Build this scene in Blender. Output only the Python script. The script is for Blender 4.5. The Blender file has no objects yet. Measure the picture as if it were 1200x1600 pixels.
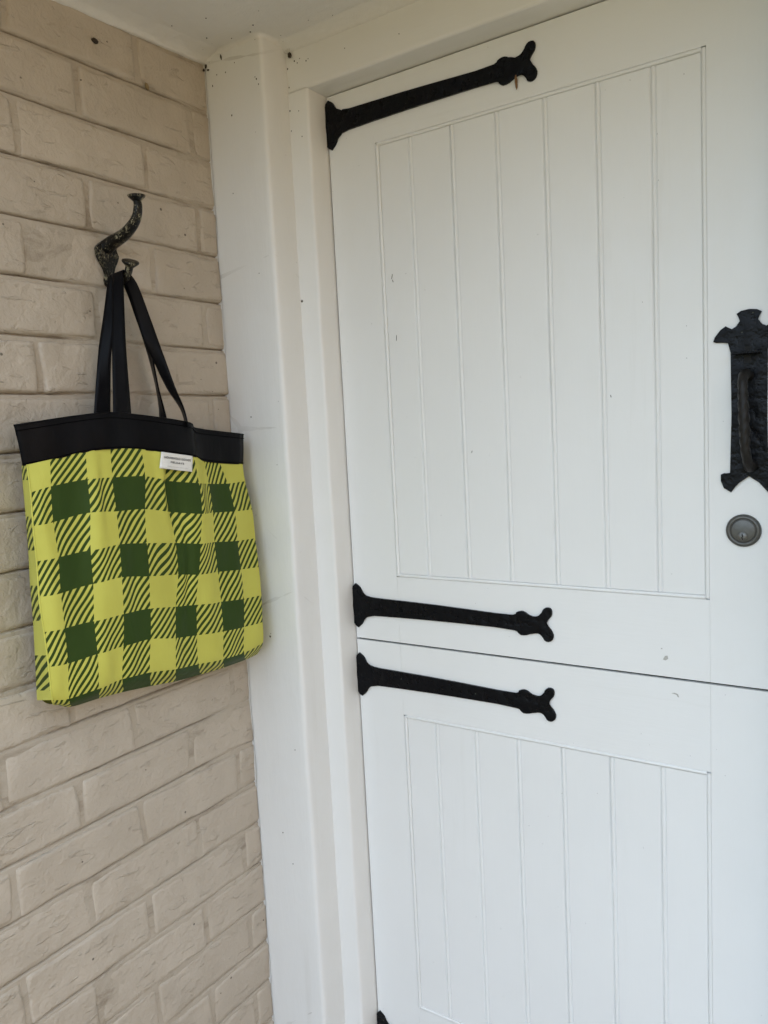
import bpy, bmesh, math, random
from mathutils import Vector, Matrix, noise
random.seed(7)
R = math.radians
S = bpy.context.scene
COL = S.collection

# ------------------------------------------------------------------ camera
cam_data = bpy.data.cameras.new('camera')
cam = bpy.data.objects.new('camera', cam_data)
COL.objects.link(cam)
S.camera = cam
cam_data.sensor_fit = 'VERTICAL'
cam_data.sensor_height = 36.0
cam_data.lens = 1220.7 / 1600 * 36.0
cam_data.clip_start = 0.02
cam_data.clip_end = 500
yaw, pit, rol = R(-33.6993), R(-6.1281), R(-2.9825)
fw = Vector((math.sin(yaw)*math.cos(pit), math.cos(yaw)*math.cos(pit), math.sin(pit)))
rt = Vector((math.cos(yaw), -math.sin(yaw), 0))
up = rt.cross(fw)
r2 = math.cos(rol)*rt + math.sin(rol)*up
u2 = -math.sin(rol)*rt + math.cos(rol)*up
m = Matrix((r2, u2, -fw)).transposed().to_4x4()
m.translation = (1.0792, -1.1009, 1.409)
cam.matrix_world = m

# ------------------------------------------------------------------ daylight
SUN_EL, SUN_AZ = 54.0, -55.0        # azimuth measured from +Y towards +X: the sun stands behind the house
SKY_TINT_MIX, SKY_TINT_COL = (.45, .85), (10.7, 12.8, 15.4)
world = bpy.data.worlds.new('World')
S.world = world
world.use_nodes = True
wn = world.node_tree
sky = wn.nodes.new('ShaderNodeTexSky')
sky.sky_type = 'NISHITA'
sky.sun_disc = False
sky.sun_elevation = R(SUN_EL)
sky.sun_rotation = R(SUN_AZ)
bg = wn.nodes['Background']
bg.inputs[1].default_value = 0.15
# added pale blue patches over the clear sky, brightening and tinting its light
wco = wn.nodes.new('ShaderNodeTexCoord')
wno = wn.nodes.new('ShaderNodeTexNoise')
wno.inputs['Scale'].default_value = 2.6
wno.inputs['Detail'].default_value = 6
wn.links.new(wco.outputs['Generated'], wno.inputs['Vector'])
wmr = wn.nodes.new('ShaderNodeMapRange')
wmr.inputs[1].default_value, wmr.inputs[2].default_value = .30, .62
wmr.inputs[3].default_value, wmr.inputs[4].default_value = SKY_TINT_MIX
wn.links.new(wno.outputs['Fac'], wmr.inputs[0])
wmx = wn.nodes.new('ShaderNodeMix')
wmx.data_type = 'RGBA'
wmx.inputs[7].default_value = (*SKY_TINT_COL, 1)
wn.links.new(wmr.outputs[0], wmx.inputs[0])
wn.links.new(sky.outputs[0], wmx.inputs[6])
wn.links.new(wmx.outputs[2], bg.inputs[0])
sun_data = bpy.data.lights.new('sun', 'SUN')
sun_data.energy = 3.6
sun_data.angle = R(0.5)
sun_data.color = (1.0, 0.95, 0.87)
sun = bpy.data.objects.new('sun', sun_data)
COL.objects.link(sun)
sd = Vector((math.sin(R(SUN_AZ))*math.cos(R(SUN_EL)), math.cos(R(SUN_AZ))*math.cos(R(SUN_EL)), math.sin(R(SUN_EL))))
sun.rotation_euler = sd.to_track_quat('Z', 'Y').to_euler()
S.view_settings.view_transform = 'Standard'
S.view_settings.look = 'None'
S.view_settings.gamma = 1.0
S.view_settings.use_curve_mapping = False
S.view_settings.exposure = 0.78
# ------------------------------------------------------------------ materials
class NT:
    def __init__(self, name, rough=.5, spec=.5, metallic=0.0):
        self.m = bpy.data.materials.new(name)
        self.m.use_nodes = True
        self.t = self.m.node_tree
        self.b = self.t.nodes['Principled BSDF']
        self.b.inputs['Roughness'].default_value = rough
        self.b.inputs['Metallic'].default_value = metallic
        self.b.inputs['Specular IOR Level'].default_value = spec
        self.co = self.t.nodes.new('ShaderNodeTexCoord')
        self.g = self.t.nodes.new('ShaderNodeNewGeometry')
        self.pos = self.g.outputs['Position']
    def link(self, a, b): self.t.links.new(a, b)
    def put(self, sock, v):
        if hasattr(v, 'is_linked'): self.link(v, sock)
        elif isinstance(v, (tuple, list)) and len(v) == 3 and sock.type == 'RGBA': sock.default_value = (*v, 1)
        else: sock.default_value = v
    def math(self, op, a, b=None, c=None):
        n = self.t.nodes.new('ShaderNodeMath'); n.operation = op
        for i, v in enumerate((a, b, c)):
            if v is not None: self.put(n.inputs[i], v)
        return n.outputs[0]
    def mapping(self, scale, src=None):
        n = self.t.nodes.new('ShaderNodeMapping')
        n.inputs['Scale'].default_value = scale
        self.link(src or self.pos, n.inputs['Vector'])
        return n.outputs[0]
    def noise(self, scale, detail=4, rough=.55, vec=None, dist=0):
        n = self.t.nodes.new('ShaderNodeTexNoise')
        n.inputs['Scale'].default_value = scale; n.inputs['Detail'].default_value = detail
        n.inputs['Roughness'].default_value = rough; n.inputs['Distortion'].default_value = dist
        self.link(vec or self.pos, n.inputs['Vector'])
        return n.outputs['Fac']
    def voro(self, scale, vec=None, feature='F1', rnd=1.0):
        n = self.t.nodes.new('ShaderNodeTexVoronoi'); n.feature = feature
        n.inputs['Scale'].default_value = scale; n.inputs['Randomness'].default_value = rnd
        self.link(vec or self.pos, n.inputs['Vector'])
        return n
    def ramp(self, fac, stops):
        n = self.t.nodes.new('ShaderNodeMapRange')
        (a, va), (b, vb) = stops
        n.clamp = True
        n.inputs[1].default_value = a; n.inputs[2].default_value = b
        n.inputs[3].default_value = va; n.inputs[4].default_value = vb
        self.link(fac, n.inputs[0])
        return n.outputs[0]
    def mix(self, fac, a, b):
        n = self.t.nodes.new('ShaderNodeMix'); n.data_type = 'RGBA'
        self.put(n.inputs[0], fac); self.put(n.inputs[6], a); self.put(n.inputs[7], b)
        return n.outputs[2]
    def bump(self, h, dist, strength=1.0, prev=None):
        n = self.t.nodes.new('ShaderNodeBump')
        n.inputs['Strength'].default_value = strength; n.inputs['Distance'].default_value = dist
        self.link(h, n.inputs['Height'])
        if prev: self.link(prev, n.inputs['Normal'])
        return n.outputs[0]
    def done(self, color=None, rough=None, normal=None):
        if color is not None: self.put(self.b.inputs['Base Color'], color)
        if rough is not None: self.put(self.b.inputs['Roughness'], rough)
        if normal is not None: self.link(normal, self.b.inputs['Normal'])
        return self.m
    def specks(self, scale, size, keep):
        """sparse tiny round specks: 1 inside a speck, 0 elsewhere"""
        v = self.voro(scale)
        sep = self.t.nodes.new('ShaderNodeSeparateColor')
        self.link(v.outputs['Color'], sep.inputs[0])
        rad = self.math('MULTIPLY', sep.outputs[1], size)
        d = self.math('LESS_THAN', v.outputs['Distance'], rad)
        k = self.math('LESS_THAN', sep.outputs[0], keep)
        return self.math('MULTIPLY', d, k)

def paint(name, base, dirt, grain_axis='z', grain=.00025, lumps=.0006, rough=.42, specks=.35, crack=False):
    t = NT(name, rough=rough, spec=.4)
    sc = {'z': (1, 1, .06), 'x': (.06, 1, 1), 'n': (1, 1, 1)}[grain_axis]
    mv = t.mapping(sc)
    g = t.noise(260, 3, .6, mv)
    l = t.noise(34, 3, .5, t.mapping({'z': (1, 1, .35), 'x': (.35, 1, 1), 'n': (1, 1, 1)}[grain_axis]))
    nrm = t.bump(l, lumps, .9)
    nrm = t.bump(g, grain, .8, nrm)
    broad = t.noise(3.2, 4, .6)
    col = t.mix(t.ramp(broad, ((.35, 0), (.75, .55))), base, tuple(c*.93 for c in base))
    smear = t.noise(16, 5, .7, mv)
    col = t.mix(t.ramp(smear, ((.62, 0), (.85, .30))), col, dirt)
    if specks:
        sp = t.specks(80, .074, specks*.3)
        col = t.mix(t.math('MULTIPLY', sp, .8), col, (.10, .09, .075))
        sp2 = t.specks(20, .034, specks)
        col = t.mix(t.math('MULTIPLY', sp2, .75), col, (.13, .12, .10))
    if crack:
        wv = t.noise(9, 3, .6)
        e = t.voro(2.6, t.mapping((.55, .55, 1.0)), 'DISTANCE_TO_EDGE').outputs['Distance']
        k = t.math('LESS_THAN', t.math('ADD', e, t.math('MULTIPLY', t.math('SUBTRACT', wv, .5), .05)), .0022)
        k = t.math('MULTIPLY', k, t.ramp(t.noise(2.2, 2), ((.46, 0), (.56, .40))))
        col = t.mix(k, col, (.40, .38, .34))
    return t.done(col, t.ramp(l, ((.3, rough-.06), (.7, rough+.1))), nrm)

def brick_paint():
    t = NT('taupe_masonry_paint', rough=.5, spec=.35)
    fine = t.noise(230, 4, .6)
    mid = t.noise(48, 4, .55, dist=.4)
    big = t.noise(11, 3, .5)
    pits = t.voro(75).outputs['Distance']
    drag = t.noise(70, 4, .6, t.mapping((1, .3, 1)), .8)
    nrm = t.bump(big, .008, .7)
    nrm = t.bump(mid, .0038, .9, nrm)
    nrm = t.bump(t.ramp(pits, ((.0, 0), (.22, 1))), .0007, .45, nrm)
    nrm = t.bump(t.ramp(drag, ((.60, 0), (.70, 1))), .0018, .8, nrm)
    nrm = t.bump(fine, .0010, .8, nrm)
    base, dk = (.538, .470, .388), (.470, .408, .333)
    col = t.mix(t.ramp(big, ((.3, 0), (.7, 1))), base, dk)
    oi = t.t.nodes.new('ShaderNodeObjectInfo')
    col = t.mix(t.math('MULTIPLY', oi.outputs['Random'], .16), col, (.36, .30, .235))
    grime = t.noise(30, 6, .75, dist=1.2)
    col = t.mix(t.ramp(grime, ((.62, 0), (.78, .55))), col, (.25, .19, .14))
    sp = t.specks(38, .09, .16)
    col = t.mix(t.math('MULTIPLY', sp, .75), col, (.05, .04, .03))
    return t.done(col, t.ramp(mid, ((.3, .42), (.7, .6))), nrm)

def mortar_paint():
    t = NT('taupe_joint_paint', rough=.6, spec=.3)
    fine = t.noise(160, 5, .65)
    mid = t.noise(40, 4, .6, dist=.8)
    nrm = t.bump(mid, .004, .8); nrm = t.bump(fine, .0012, .8, nrm)
    dirt = t.noise(26, 6, .7, t.mapping((1, .35, 1)), .6)
    col = t.mix(t.ramp(dirt, ((.52, 0), (.74, .8))), (.47, .41, .335), (.21, .165, .12))
    return t.done(col, None, nrm)

def iron():
    t = NT('black_iron_paint', rough=.34, spec=.15)
    n1 = t.noise(70, 3, .5); n2 = t.noise(420, 3, .6)
    nrm = t.bump(n1, .0034, 1.0); nrm = t.bump(n2, .0005, .7, nrm)
    col = t.mix(t.math('MULTIPLY', t.specks(70, .10, .25), .6), (.0022, .0026, .0042), (.08, .09, .07))
    return t.done(col, t.ramp(n1, ((.3, .20), (.7, .42))), nrm)

def antique():
    t = NT('worn_antique_iron', rough=.45, spec=.28)
    n = t.noise(240, 5, .7, t.mapping((.45, 1, .45)), 1.4)
    n2 = t.noise(60, 3, .6)
    f = t.ramp(t.math('ADD', t.math('MULTIPLY', n, .7), t.math('MULTIPLY', n2, .3)), ((.535, 0), (.60, 1)))
    col = t.mix(f, (.0035, .003, .0025), (.26, .235, .155))
    nrm = t.bump(n, .0011, .9)
    return t.done(col, t.ramp(f, ((0, .32), (1, .45))), nrm)

def plain(name, col, rough=.5, metallic=0, bump=(200, .0003), spec=.5):
    t = NT(name, rough=rough, metallic=metallic, spec=spec)
    n = t.noise(bump[0], 4, .6)
    c = t.mix(t.ramp(n, ((.3, 0), (.8, .6))), col, tuple(x*.75 for x in col))
    return t.done(c, None, t.bump(n, bump[1], .8))

def gingham():
    t = NT('gingham_print_fabric', rough=.5, spec=.14)
    uv = t.t.nodes.new('ShaderNodeSeparateXYZ')
    t.link(t.co.outputs['UV'], uv.inputs[0])
    u, v = uv.outputs[0], uv.outputs[1]
    cu = t.math('MODULO', t.math('FLOOR', u), 2.0)
    cv = t.math('MODULO', t.math('FLOOR', v), 2.0)
    both = t.math('MULTIPLY', cu, cv)
    one = t.math('SUBTRACT', t.math('MAXIMUM', cu, cv), both)
    ph = t.math('ADD', t.math('MULTIPLY', u, 4.6), t.math('MULTIPLY', v, 3.6))
    st = t.math('GREATER_THAN', t.math('FRACT', ph), .5)
    dark = t.math('ADD', both, t.math('MULTIPLY', one, st))
    weave = t.noise(900, 2, .5)
    y = t.mix(t.ramp(t.noise(14, 3), ((.3, 0), (.7, 1))), (.575, .56, .112), (.535, .515, .098))
    col = t.mix(dark, y, (.030, .058, .009))
    wr = t.noise(26, 3, .5, t.mapping((1, 1, .35)))
    nrm = t.bump(wr, .004, .5); nrm = t.bump(weave, .0002, .5, nrm)
    return t.done(col, None, nrm)

def satin():
    t = NT('black_satin_fabric', rough=.38, spec=.08)
    n = t.noise(700, 2, .5, t.mapping((1, 1, .25)))
    wr = t.noise(24, 3, .5, t.mapping((1, 1, .3)))
    nrm = t.bump(wr, .004, .5); nrm = t.bump(n, .0003, .6, nrm)
    return t.done(t.mix(t.ramp(wr, ((.4, 0), (.7, 1))), (.0035, .0035, .0045), (.006, .006, .0075)), None, nrm)

def grass():
    t = NT('lawn_grass', rough=.8, spec=.2)
    n = t.noise(3, 6, .7); n2 = t.noise(60, 4, .7)
    col = t.mix(n, (.12, .12, .03), (.17, .155, .05))
    col = t.mix(t.ramp(n2, ((.4, 0), (.7, .6))), col, (.12, .10, .025))
    return t.done(col, None, t.bump(n2, .03, 1))

MW_DOOR = paint('white_door_paint', (.80, .80, .785), (.56, .54, .49), 'z', .00030, .0005, .36, .34)
MW_RAIL = paint('white_rail_paint', (.80, .80, .785), (.56, .54, .49), 'x', .00030, .0005, .36, .34)
MW_POST = paint('white_post_paint', (.79, .785, .765), (.55, .52, .46), 'z', .0009, .0016, .42, .30, True)
MW_FRAME = paint('cream_white_frame_paint', (.80, .79, .765), (.57, .54, .47), 'z', .0002, .0008, .42, .18)
MW_HEAD = paint('cream_white_header_paint', (.80, .79, .765), (.57, .54, .47), 'x', .0002, .0008, .42, .18)
MW_CEIL = paint('cream_ceiling_paint', (.78, .765, .735), (.50, .45, .37), 'n', .0008, .0034, .5, .6)
M_BRICK, M_MORTAR, M_IRON, M_HOOK = brick_paint(), mortar_paint(), iron(), antique()
M_BAG, M_SATIN = gingham(), satin()
M_STITCH = plain('black_thread', (.0022, .0022, .003), .8, spec=.03)
M_LABEL = plain('white_woven_label', (.84, .83, .80), .7, bump=(600, .0003))
M_INK = plain('black_label_ink', (.012, .012, .012), .7)
M_FAINT = plain('faint_grey_label_ink', (.42, .42, .42), .7)
M_LOCK = plain('tarnished_nickel', (.115, .114, .107), .42, .6, (140, .0006))
M_PLUG = plain('dull_nickel_plug', (.15, .149, .14), .4, .6, (240, .0004))
M_GRIP = plain('worn_brown_black_iron', (.016, .0145, .0135), .42, bump=(160, .0010), spec=.22)
M_DARK = plain('dark_void', (.008, .008, .008), .8)  # flat black standing in for the shade inside gaps and openings
M_SCREW = plain('dark_steel_screw', (.10, .09, .07), .4, .7)
M_BUG = plain('dark_brown_debris', (.045, .032, .022), .9, bump=(500, .001))
M_COCOON = plain('brown_cocoon', (.22, .12, .055), .85, bump=(500, .001))
M_EGG = plain('tan_cocoon', (.27, .20, .105), .8, bump=(500, .001))
M_WEB = plain('grey_cobweb', (.5, .47, .42), .9)
M_CONC = plain('brown_paving', (.20, .165, .112), .85, bump=(40, .004))
M_ROOF = plain('grey_roof_sheet', (.2, .2, .2), .6)
M_LAWN = grass()
M_BOUNCE_WALL = plain('warm_bounce_tan', (.58, .41, .26), .9, bump=(30, .004))  # colour of the added wall that throws warm light back

# ------------------------------------------------------------------ building helpers
def link(name, me, mat, parent=None, smooth=False):
    o = bpy.data.objects.new(name, me)
    COL.objects.link(o)
    if mat and not me.materials: me.materials.append(mat)
    if smooth: me.polygons.foreach_set('use_smooth', [True]*len(me.polygons))
    if parent:
        o.parent = parent
        o.matrix_parent_inverse = parent.matrix_basis.inverted()
    return o

def mesh(name, v, f, mat, parent=None, smooth=True, uvs=None, warp=None):
    me = bpy.data.meshes.new(name)
    me.from_pydata([tuple(p) for p in v], [], f)
    if uvs and warp:
        uvs = [warp(*q) for q in uvs]
    if uvs:
        ul = me.uv_layers.new(name='UVMap')
        for l in me.loops: ul.data[l.index].uv = uvs[l.vertex_index]
    me.update()
    return link(name, me, mat, parent, smooth)

def thing(name, label, cat, loc=(0, 0, 0), group=None):
    o = bpy.data.objects.new(name, None)
    COL.objects.link(o)
    o.location = loc
    o.empty_display_size = .05
    return tag(o, label, cat, group)

def tag(o, label, cat, group=None):
    o['label'] = label; o['category'] = cat
    if group: o['group'] = group
    return o

def structure(o):
    o['kind'] = 'structure'
    return o

def bm_box(bm, lo, hi):
    r = bmesh.ops.create_cube(bm, size=1)
    for v in r['verts']:
        v.co = Vector([(lo[i]+hi[i])/2 + v.co[i]*(hi[i]-lo[i]) for i in range(3)])

def bm_obj(name, bm, mat, parent=None, bevel=0, seg=2, smooth=False):
    if bevel:
        bmesh.ops.bevel(bm, geom=list(bm.edges), offset=bevel, segments=seg, profile=.5, affect='EDGES')
    bmesh.ops.recalc_face_normals(bm, faces=bm.faces)
    me = bpy.data.meshes.new(name)
    bm.to_mesh(me); bm.free()
    return link(name, me, mat, parent, smooth)

def box(name, lo, hi, mat, parent=None, bevel=0, seg=2):
    bm = bmesh.new(); bm_box(bm, lo, hi)
    return bm_obj(name, bm, mat, parent, bevel, seg)

def extrude_outline(name, pts, to3, depth, mat, parent, bevel=.0012, seg=2):
    """flat outline (2-D points) -> solid plate; to3(a, b, h) places it, h runs 0..depth from back to front"""
    bm = bmesh.new()
    back = [bm.verts.new(to3(a, b, 0)) for a, b in pts]
    front = [bm.verts.new(to3(a, b, depth)) for a, b in pts]
    ff = bm.faces.new(front); bm.faces.new(back[::-1])
    n = len(pts)
    for i in range(n): bm.faces.new((back[i], back[(i+1) % n], front[(i+1) % n], front[i]))
    if bevel:
        bmesh.ops.bevel(bm, geom=list(ff.edges), offset=bevel, segments=seg, profile=.5, affect='EDGES')
    bmesh.ops.triangulate(bm, faces=[f for f in bm.faces if len(f.verts) > 4])
    return bm_obj(name, bm, mat, parent)

def smooth_closed(pts, n=3):
    out = []
    L = len(pts)
    for i in range(L):
        p = [pts[(i+k-1) % L] for k in range(4)]
        for j in range(n):
            t = j/n
            out.append(tuple(cr(*[q[a] for q in p], t) for a in range(2)))
    return out

def cr(a, b, c, d, t):
    return .5*((2*b) + (-a+c)*t + (2*a-5*b+4*c-d)*t*t + (-a+3*b-3*c+d)*t**3)

def cr_list(P, n):
    """Catmull-Rom through P (vectors), n steps per span"""
    out = []
    for i in range(len(P)-1):
        a = P[i-1] if i else P[0]*2-P[1]
        d = P[i+2] if i+2 < len(P) else P[-1]*2-P[-2]
        for j in range(n): out.append(cr(a, P[i], P[i+1], d, j/n))
    out.append(P[-1].copy())
    return out

def sweep(name, pts, radii, mat, parent, seg=12, flat=1.0, axis=Vector((0, 1, 0)), n=4):
    """tapered tube through pts; cross-section squashed by `flat` along `axis`"""
    P = cr_list([Vector(p) for p in pts], n)
    Rr = [v.x for v in cr_list([Vector((r, 0, 0)) for r in radii], n)]
    V, F = [], []
    for i, p in enumerate(P):
        t = (P[min(i+1, len(P)-1)]-P[max(i-1, 0)]).normalized()
        a = (axis - t*axis.dot(t)).normalized(); b = t.cross(a)
        for k in range(seg):
            w = 2*math.pi*k/seg
            V.append(p + a*(math.cos(w)*Rr[i]*flat) + b*(math.sin(w)*Rr[i]))
    for i in range(len(P)-1):
        for k in range(seg):
            F.append((i*seg+k, i*seg+(k+1) % seg, (i+1)*seg+(k+1) % seg, (i+1)*seg+k))
    F.append(tuple(range(seg))[::-1]); F.append(tuple(range((len(P)-1)*seg, len(P)*seg)))
    return mesh(name, V, F, mat, parent)

def lathe(name, prof, base, axis, mat, parent, seg=24):
    """prof: (radius, height) pairs along axis"""
    q = Vector((0, 0, 1)).rotation_difference(Vector(axis))
    V, F = [], []
    for r, h in prof:
        for k in range(seg):
            w = 2*math.pi*k/seg
            V.append(Vector(base) + q @ Vector((r*math.cos(w), r*math.sin(w), h)))
    for i in range(len(prof)-1):
        for k in range(seg):
            F.append((i*seg+k, i*seg+(k+1) % seg, (i+1)*seg+(k+1) % seg, (i+1)*seg+k))
    F.append(tuple(range(seg))[::-1]); F.append(tuple(range((len(prof)-1)*seg, len(prof)*seg)))
    return mesh(name, V, F, mat, parent)

def nz(x, y, z, s, seed=0):
    return noise.noise(Vector((x*s+seed*7.31, y*s-seed*3.7, z*s+seed*1.9)))

EAVE, PX = -.93, 1.75      # front edge and right end of the porch
# ------------------------------------------------------------------ ground and the house around the porch
g = structure(mesh('lawn', [(-90, -160, -.12), (90, -160, -.12), (90, 60, -.12), (-90, 60, -.12)], [(0, 1, 2, 3)], M_LAWN, None, False))
structure(box('porch_floor', (-.35, EAVE-.15, -.13), (PX, .6, 0), M_CONC, None, .01))
structure(box('garden_path', (-.2, -7.0, -.15), (1.4, EAVE-.17, -.06), M_CONC, None, .01))

DX0, DX1 = .1862, .9445      # door leaf edges
DY = .1189                   # door face
X1, Y2, X3 = .1394, .0656, .1836
HEAD = 2.0193

house = thing('house', 'white house behind the porch door under a grey roof', 'house', (1.8, 2.5, 0))
box('wall', (1.06, .09, 0), (PX, .22, 2.085), MW_POST, house)
box('gable', (-.24, .30, 0), (PX, 5.0, 2.19), MW_POST, house)
box('roof', (-.35, EAVE-.02, 2.2), (PX+.05, 5.2, 2.32), M_ROOF, house)

gw = box('warm_bounce_wall', (3.45, -7.0, -.1), (3.65, 3.0, 2.3), M_BOUNCE_WALL, None, .01)  # added out of view to bounce warm sunlight onto reveals and bricks
tag(gw, 'added unseen tan wall bouncing warm light from the right of the porch', 'wall')

# ------------------------------------------------------------------ porch ceiling (falls outwards)
CZ = lambda y: 2.1005 + .045*y
def ceiling():
    t = thing('porch_ceiling', 'cream painted porch ceiling above the brick wall and the door', 'ceiling', (1.0, -.8, 2.1))
    V, F = [], []
    xs = [.004 + i*(PX-.004)/40 for i in range(41)]
    ys = [.30 - i*(.30-EAVE)/30 for i in range(31)]
    for y in ys:
        for x in xs: V.append((x, y, CZ(y) + .0014*nz(x, y, 0, 7)))
    W = len(xs)
    for j in range(len(ys)-1):
        for i in range(W-1): F.append((j*W+i, j*W+i+1, (j+1)*W+i+1, (j+1)*W+i))
    b = len(V)
    x0, x1_, y0, y1_ = xs[0], xs[-1], ys[0], ys[-1]
    mesh('ceiling_sheet', V, F, MW_CEIL, t)
    box('ceiling_batten', (-.24, EAVE, 2.12), (PX, .28, 2.19), MW_CEIL, t)
    # plaster cove along the top of the bricks, its lower edge hand cut
    V, F = [], []
    n = 120
    for i in range(n+1):
        y = .02 - i*((.02-EAVE)/n)
        e = .0022*nz(0, y, 0, 16) + .0012*nz(0, y, 3, 60)
        zc = CZ(y)
        prof = [(-.004, -.012), (.0035, -.012), (.0055, -.0105), (.0105, -.0065), (.020, -.0035), (.034, -.0012), (.050, .0012)]
        for k, (px, pz) in enumerate(prof):
            V.append((px, y, zc + pz + (e if k < 4 else e*.3)))
    K = 7
    for i in range(n):
        for k in range(K-1): F.append((i*K+k, (i+1)*K+k, (i+1)*K+k+1, i*K+k+1))
    mesh('cove', V, F, MW_CEIL, t)
    # filled seam over the door head
    V, F = [], []
    for i in range(61):
        x = .136 + i*.0165
        e = .0012*nz(x, 0, 0, 20)
        for (py, pz) in ((.072, -.016), (.0645, -.0155), (.0615, -.0125), (.053, -.0060), (.040, -.0012), (.030, .0015)):
            V.append((x, py, CZ(.06) + pz + e))
    for i in range(60):
        for k in range(5): F.append((i*6+k, i*6+k+1, (i+1)*6+k+1, (i+1)*6+k))
    mesh('seam_filler', V, F, MW_CEIL, t)
def post_filler():
    t = bpy.data.objects['porch_ceiling']
    V, F = [], []
    P = [Vector((-.004 + .0072*i, 0, 0)) for i in range(20)] + [Vector((X1-.0028, .002, 0)), Vector((X1, .008, 0))] + [Vector((X1, .012+.006*i, 0)) for i in range(9)]
    for i, p in enumerate(P):
        n = Vector((0, -1, 0)) if i < 20 else (Vector((.7, -.7, 0)) if i == 20 else Vector((1, 0, 0)))
        k = 1 + .55*nz(p.x, p.y, 1, 45) + .3*nz(p.x, p.y, 2, 140)
        for d, h in ((.0003, -.0060), (.0012, -.0036), (.0028, -.0018), (.0052, -.0006), (.0085, .0010)):
            q = p + n*d*k
            V.append((q.x, q.y, CZ(q.y) + h*k))
    for i in range(len(P)-1):
        for j in range(4): F.append((i*5+j, (i+1)*5+j, (i+1)*5+j+1, i*5+j+1))
    mesh('seam_filler', V, F, MW_CEIL, t)
ceiling()
post_filler()

# ------------------------------------------------------------------ brick wall
def brick_wall():
    t = thing('brick_wall', 'taupe painted brick wall on the left with the hook and bag', 'wall', (0, -.6, 0))
    H, LEN = .086, .2345
    JZ = 2.0
    # painted joints: one uneven sheet behind the brick faces
    V, F = [], []
    ny = 170
    offs = [-.030, -.012, -.0075, -.0045, -.0015, .0005, .0018, .0028, .0038, .0052, .0080, .014]
    rows = sorted({round(JZ - H*k + o, 5): o for k in range(-2, 25) for o in offs}.items())
    rows = [r for r in rows if -.02 < r[0] < 2.11]
    for z, o in rows:
        for i in range(ny+1):
            y = .03 - 1.23*i/ny
            crack = max(0, 1-abs(o-.0028)/.0022) * max(0, min(1, .80 + 1.9*nz(0, y, z*.3, 6, 3)))
            V.append((-.0024 + .0012*nz(0, y, z, 22) + .0010*nz(0, y, z, 70, 2) - .0120*crack, y, z + .0012*nz(0, y, round(z, 1), 9, 6)))
    W = ny+1
    for j in range(len(rows)-1):
        for i in range(ny): F.append((j*W+i, (j+1)*W+i, (j+1)*W+i+1, j*W+i+1))
    mesh('mortar', V, F, M_MORTAR, t)
    box('wall_core', (-.24, -1.2, 0), (-.012, .03, 2.11), M_MORTAR, t)
    def brick(y0, y1, z0, z1, seed):
        cy, cz = (y0+y1)/2, (z0+z1)/2
        ly, lz = (y1-y0)/2, (z1-z0)/2
        def ramp(n, l):          # sample positions denser at the arrises
            e = [-l, -l+.0010, -l+.0024, -l+.0045, -l+.009]
            k = max(1, int((2*l-.018)/.020))
            mid = [-l+.009 + (2*l-.018)*i/k for i in range(1, k)]
            return e + mid + [-v for v in e[::-1]]
        Y, Z = ramp(0, ly), ramp(0, lz)
        tilt_y, tilt_z = random.uniform(-.016, .016), random.uniform(-.030, .022)
        q0, q1, q2, q3 = [random.uniform(-.0022, .0022) for _ in range(4)]
        off = random.uniform(-.0016, .0016)
        V, F = [], []
        for z in Z:
            for y in Y:
                wob = .0026*nz(y, z, seed, 24) + .0013*nz(y, z, seed, 80)
                dy, dz = ly-abs(y), lz-abs(z)
                # distance to a rounded rectangle edge
                r = .007
                qx, qz = max(0, r-dy), max(0, r-dz)
                d = r - math.hypot(qx, qz)
                d = min(d, r) + wob*1.2
                s = max(0.0, min(1.0, d/.0052))
                h = math.sqrt(max(0, 1-(1-s)**2))
                x = -.0125*(1-h) + off + tilt_y*y*h + tilt_z*z*h + (.0022*nz(y, z, seed, 12) + .0012*nz(y, z, seed, 40))*h
                fy, fz = y/ly, z/lz
                V.append((x, y + (.0012*nz(z, 0, seed, 40) + (q0 if fy > 0 else q1)*fz)*(1 if dy < .01 else 0), z + .0017*nz(y, 3, seed, 22)*(1 if dz < .01 else .2) + (q2 if fz > 0 else q3)*fy*abs(fz)*.6))
        W = len(Y)
        for j in range(len(Z)-1):
            for i in range(W-1): F.append((j*W+i, (j+1)*W+i, (j+1)*W+i+1, j*W+i+1))
        me = bpy.data.meshes.new('brick')
        me.from_pydata(V, [], F); me.update()
        for p in me.polygons:
            p.use_smooth = True
        if me.polygons[0].normal.x < 0: me.flip_normals()
        o = link('brick', me, M_BRICK)
        o.location = (0, cy, cz)
        o.parent = t; o.matrix_parent_inverse = t.matrix_basis.inverted()
    k = -2
    n = 0
    while True:
        zt = JZ - H*k; zb = zt - H
        if zb < -.05: break
        y1 = (-.044 if k % 2 == 0 else -.157)
        edges = [.024, y1 - 0] + [y1 - LEN*i for i in range(1, 8)]
        for i in range(len(edges)-1):
            a, b = edges[i+1], edges[i]
            if b < -1.2: continue
            j = random.uniform(-.003, .003)
            brick(max(a, -1.2)+.0030, b-.0030, max(zb+.0038, 0), min(zt-.0030, 2.108), n*1.37)
            n += 1
        k += 1
brick_wall()

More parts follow.
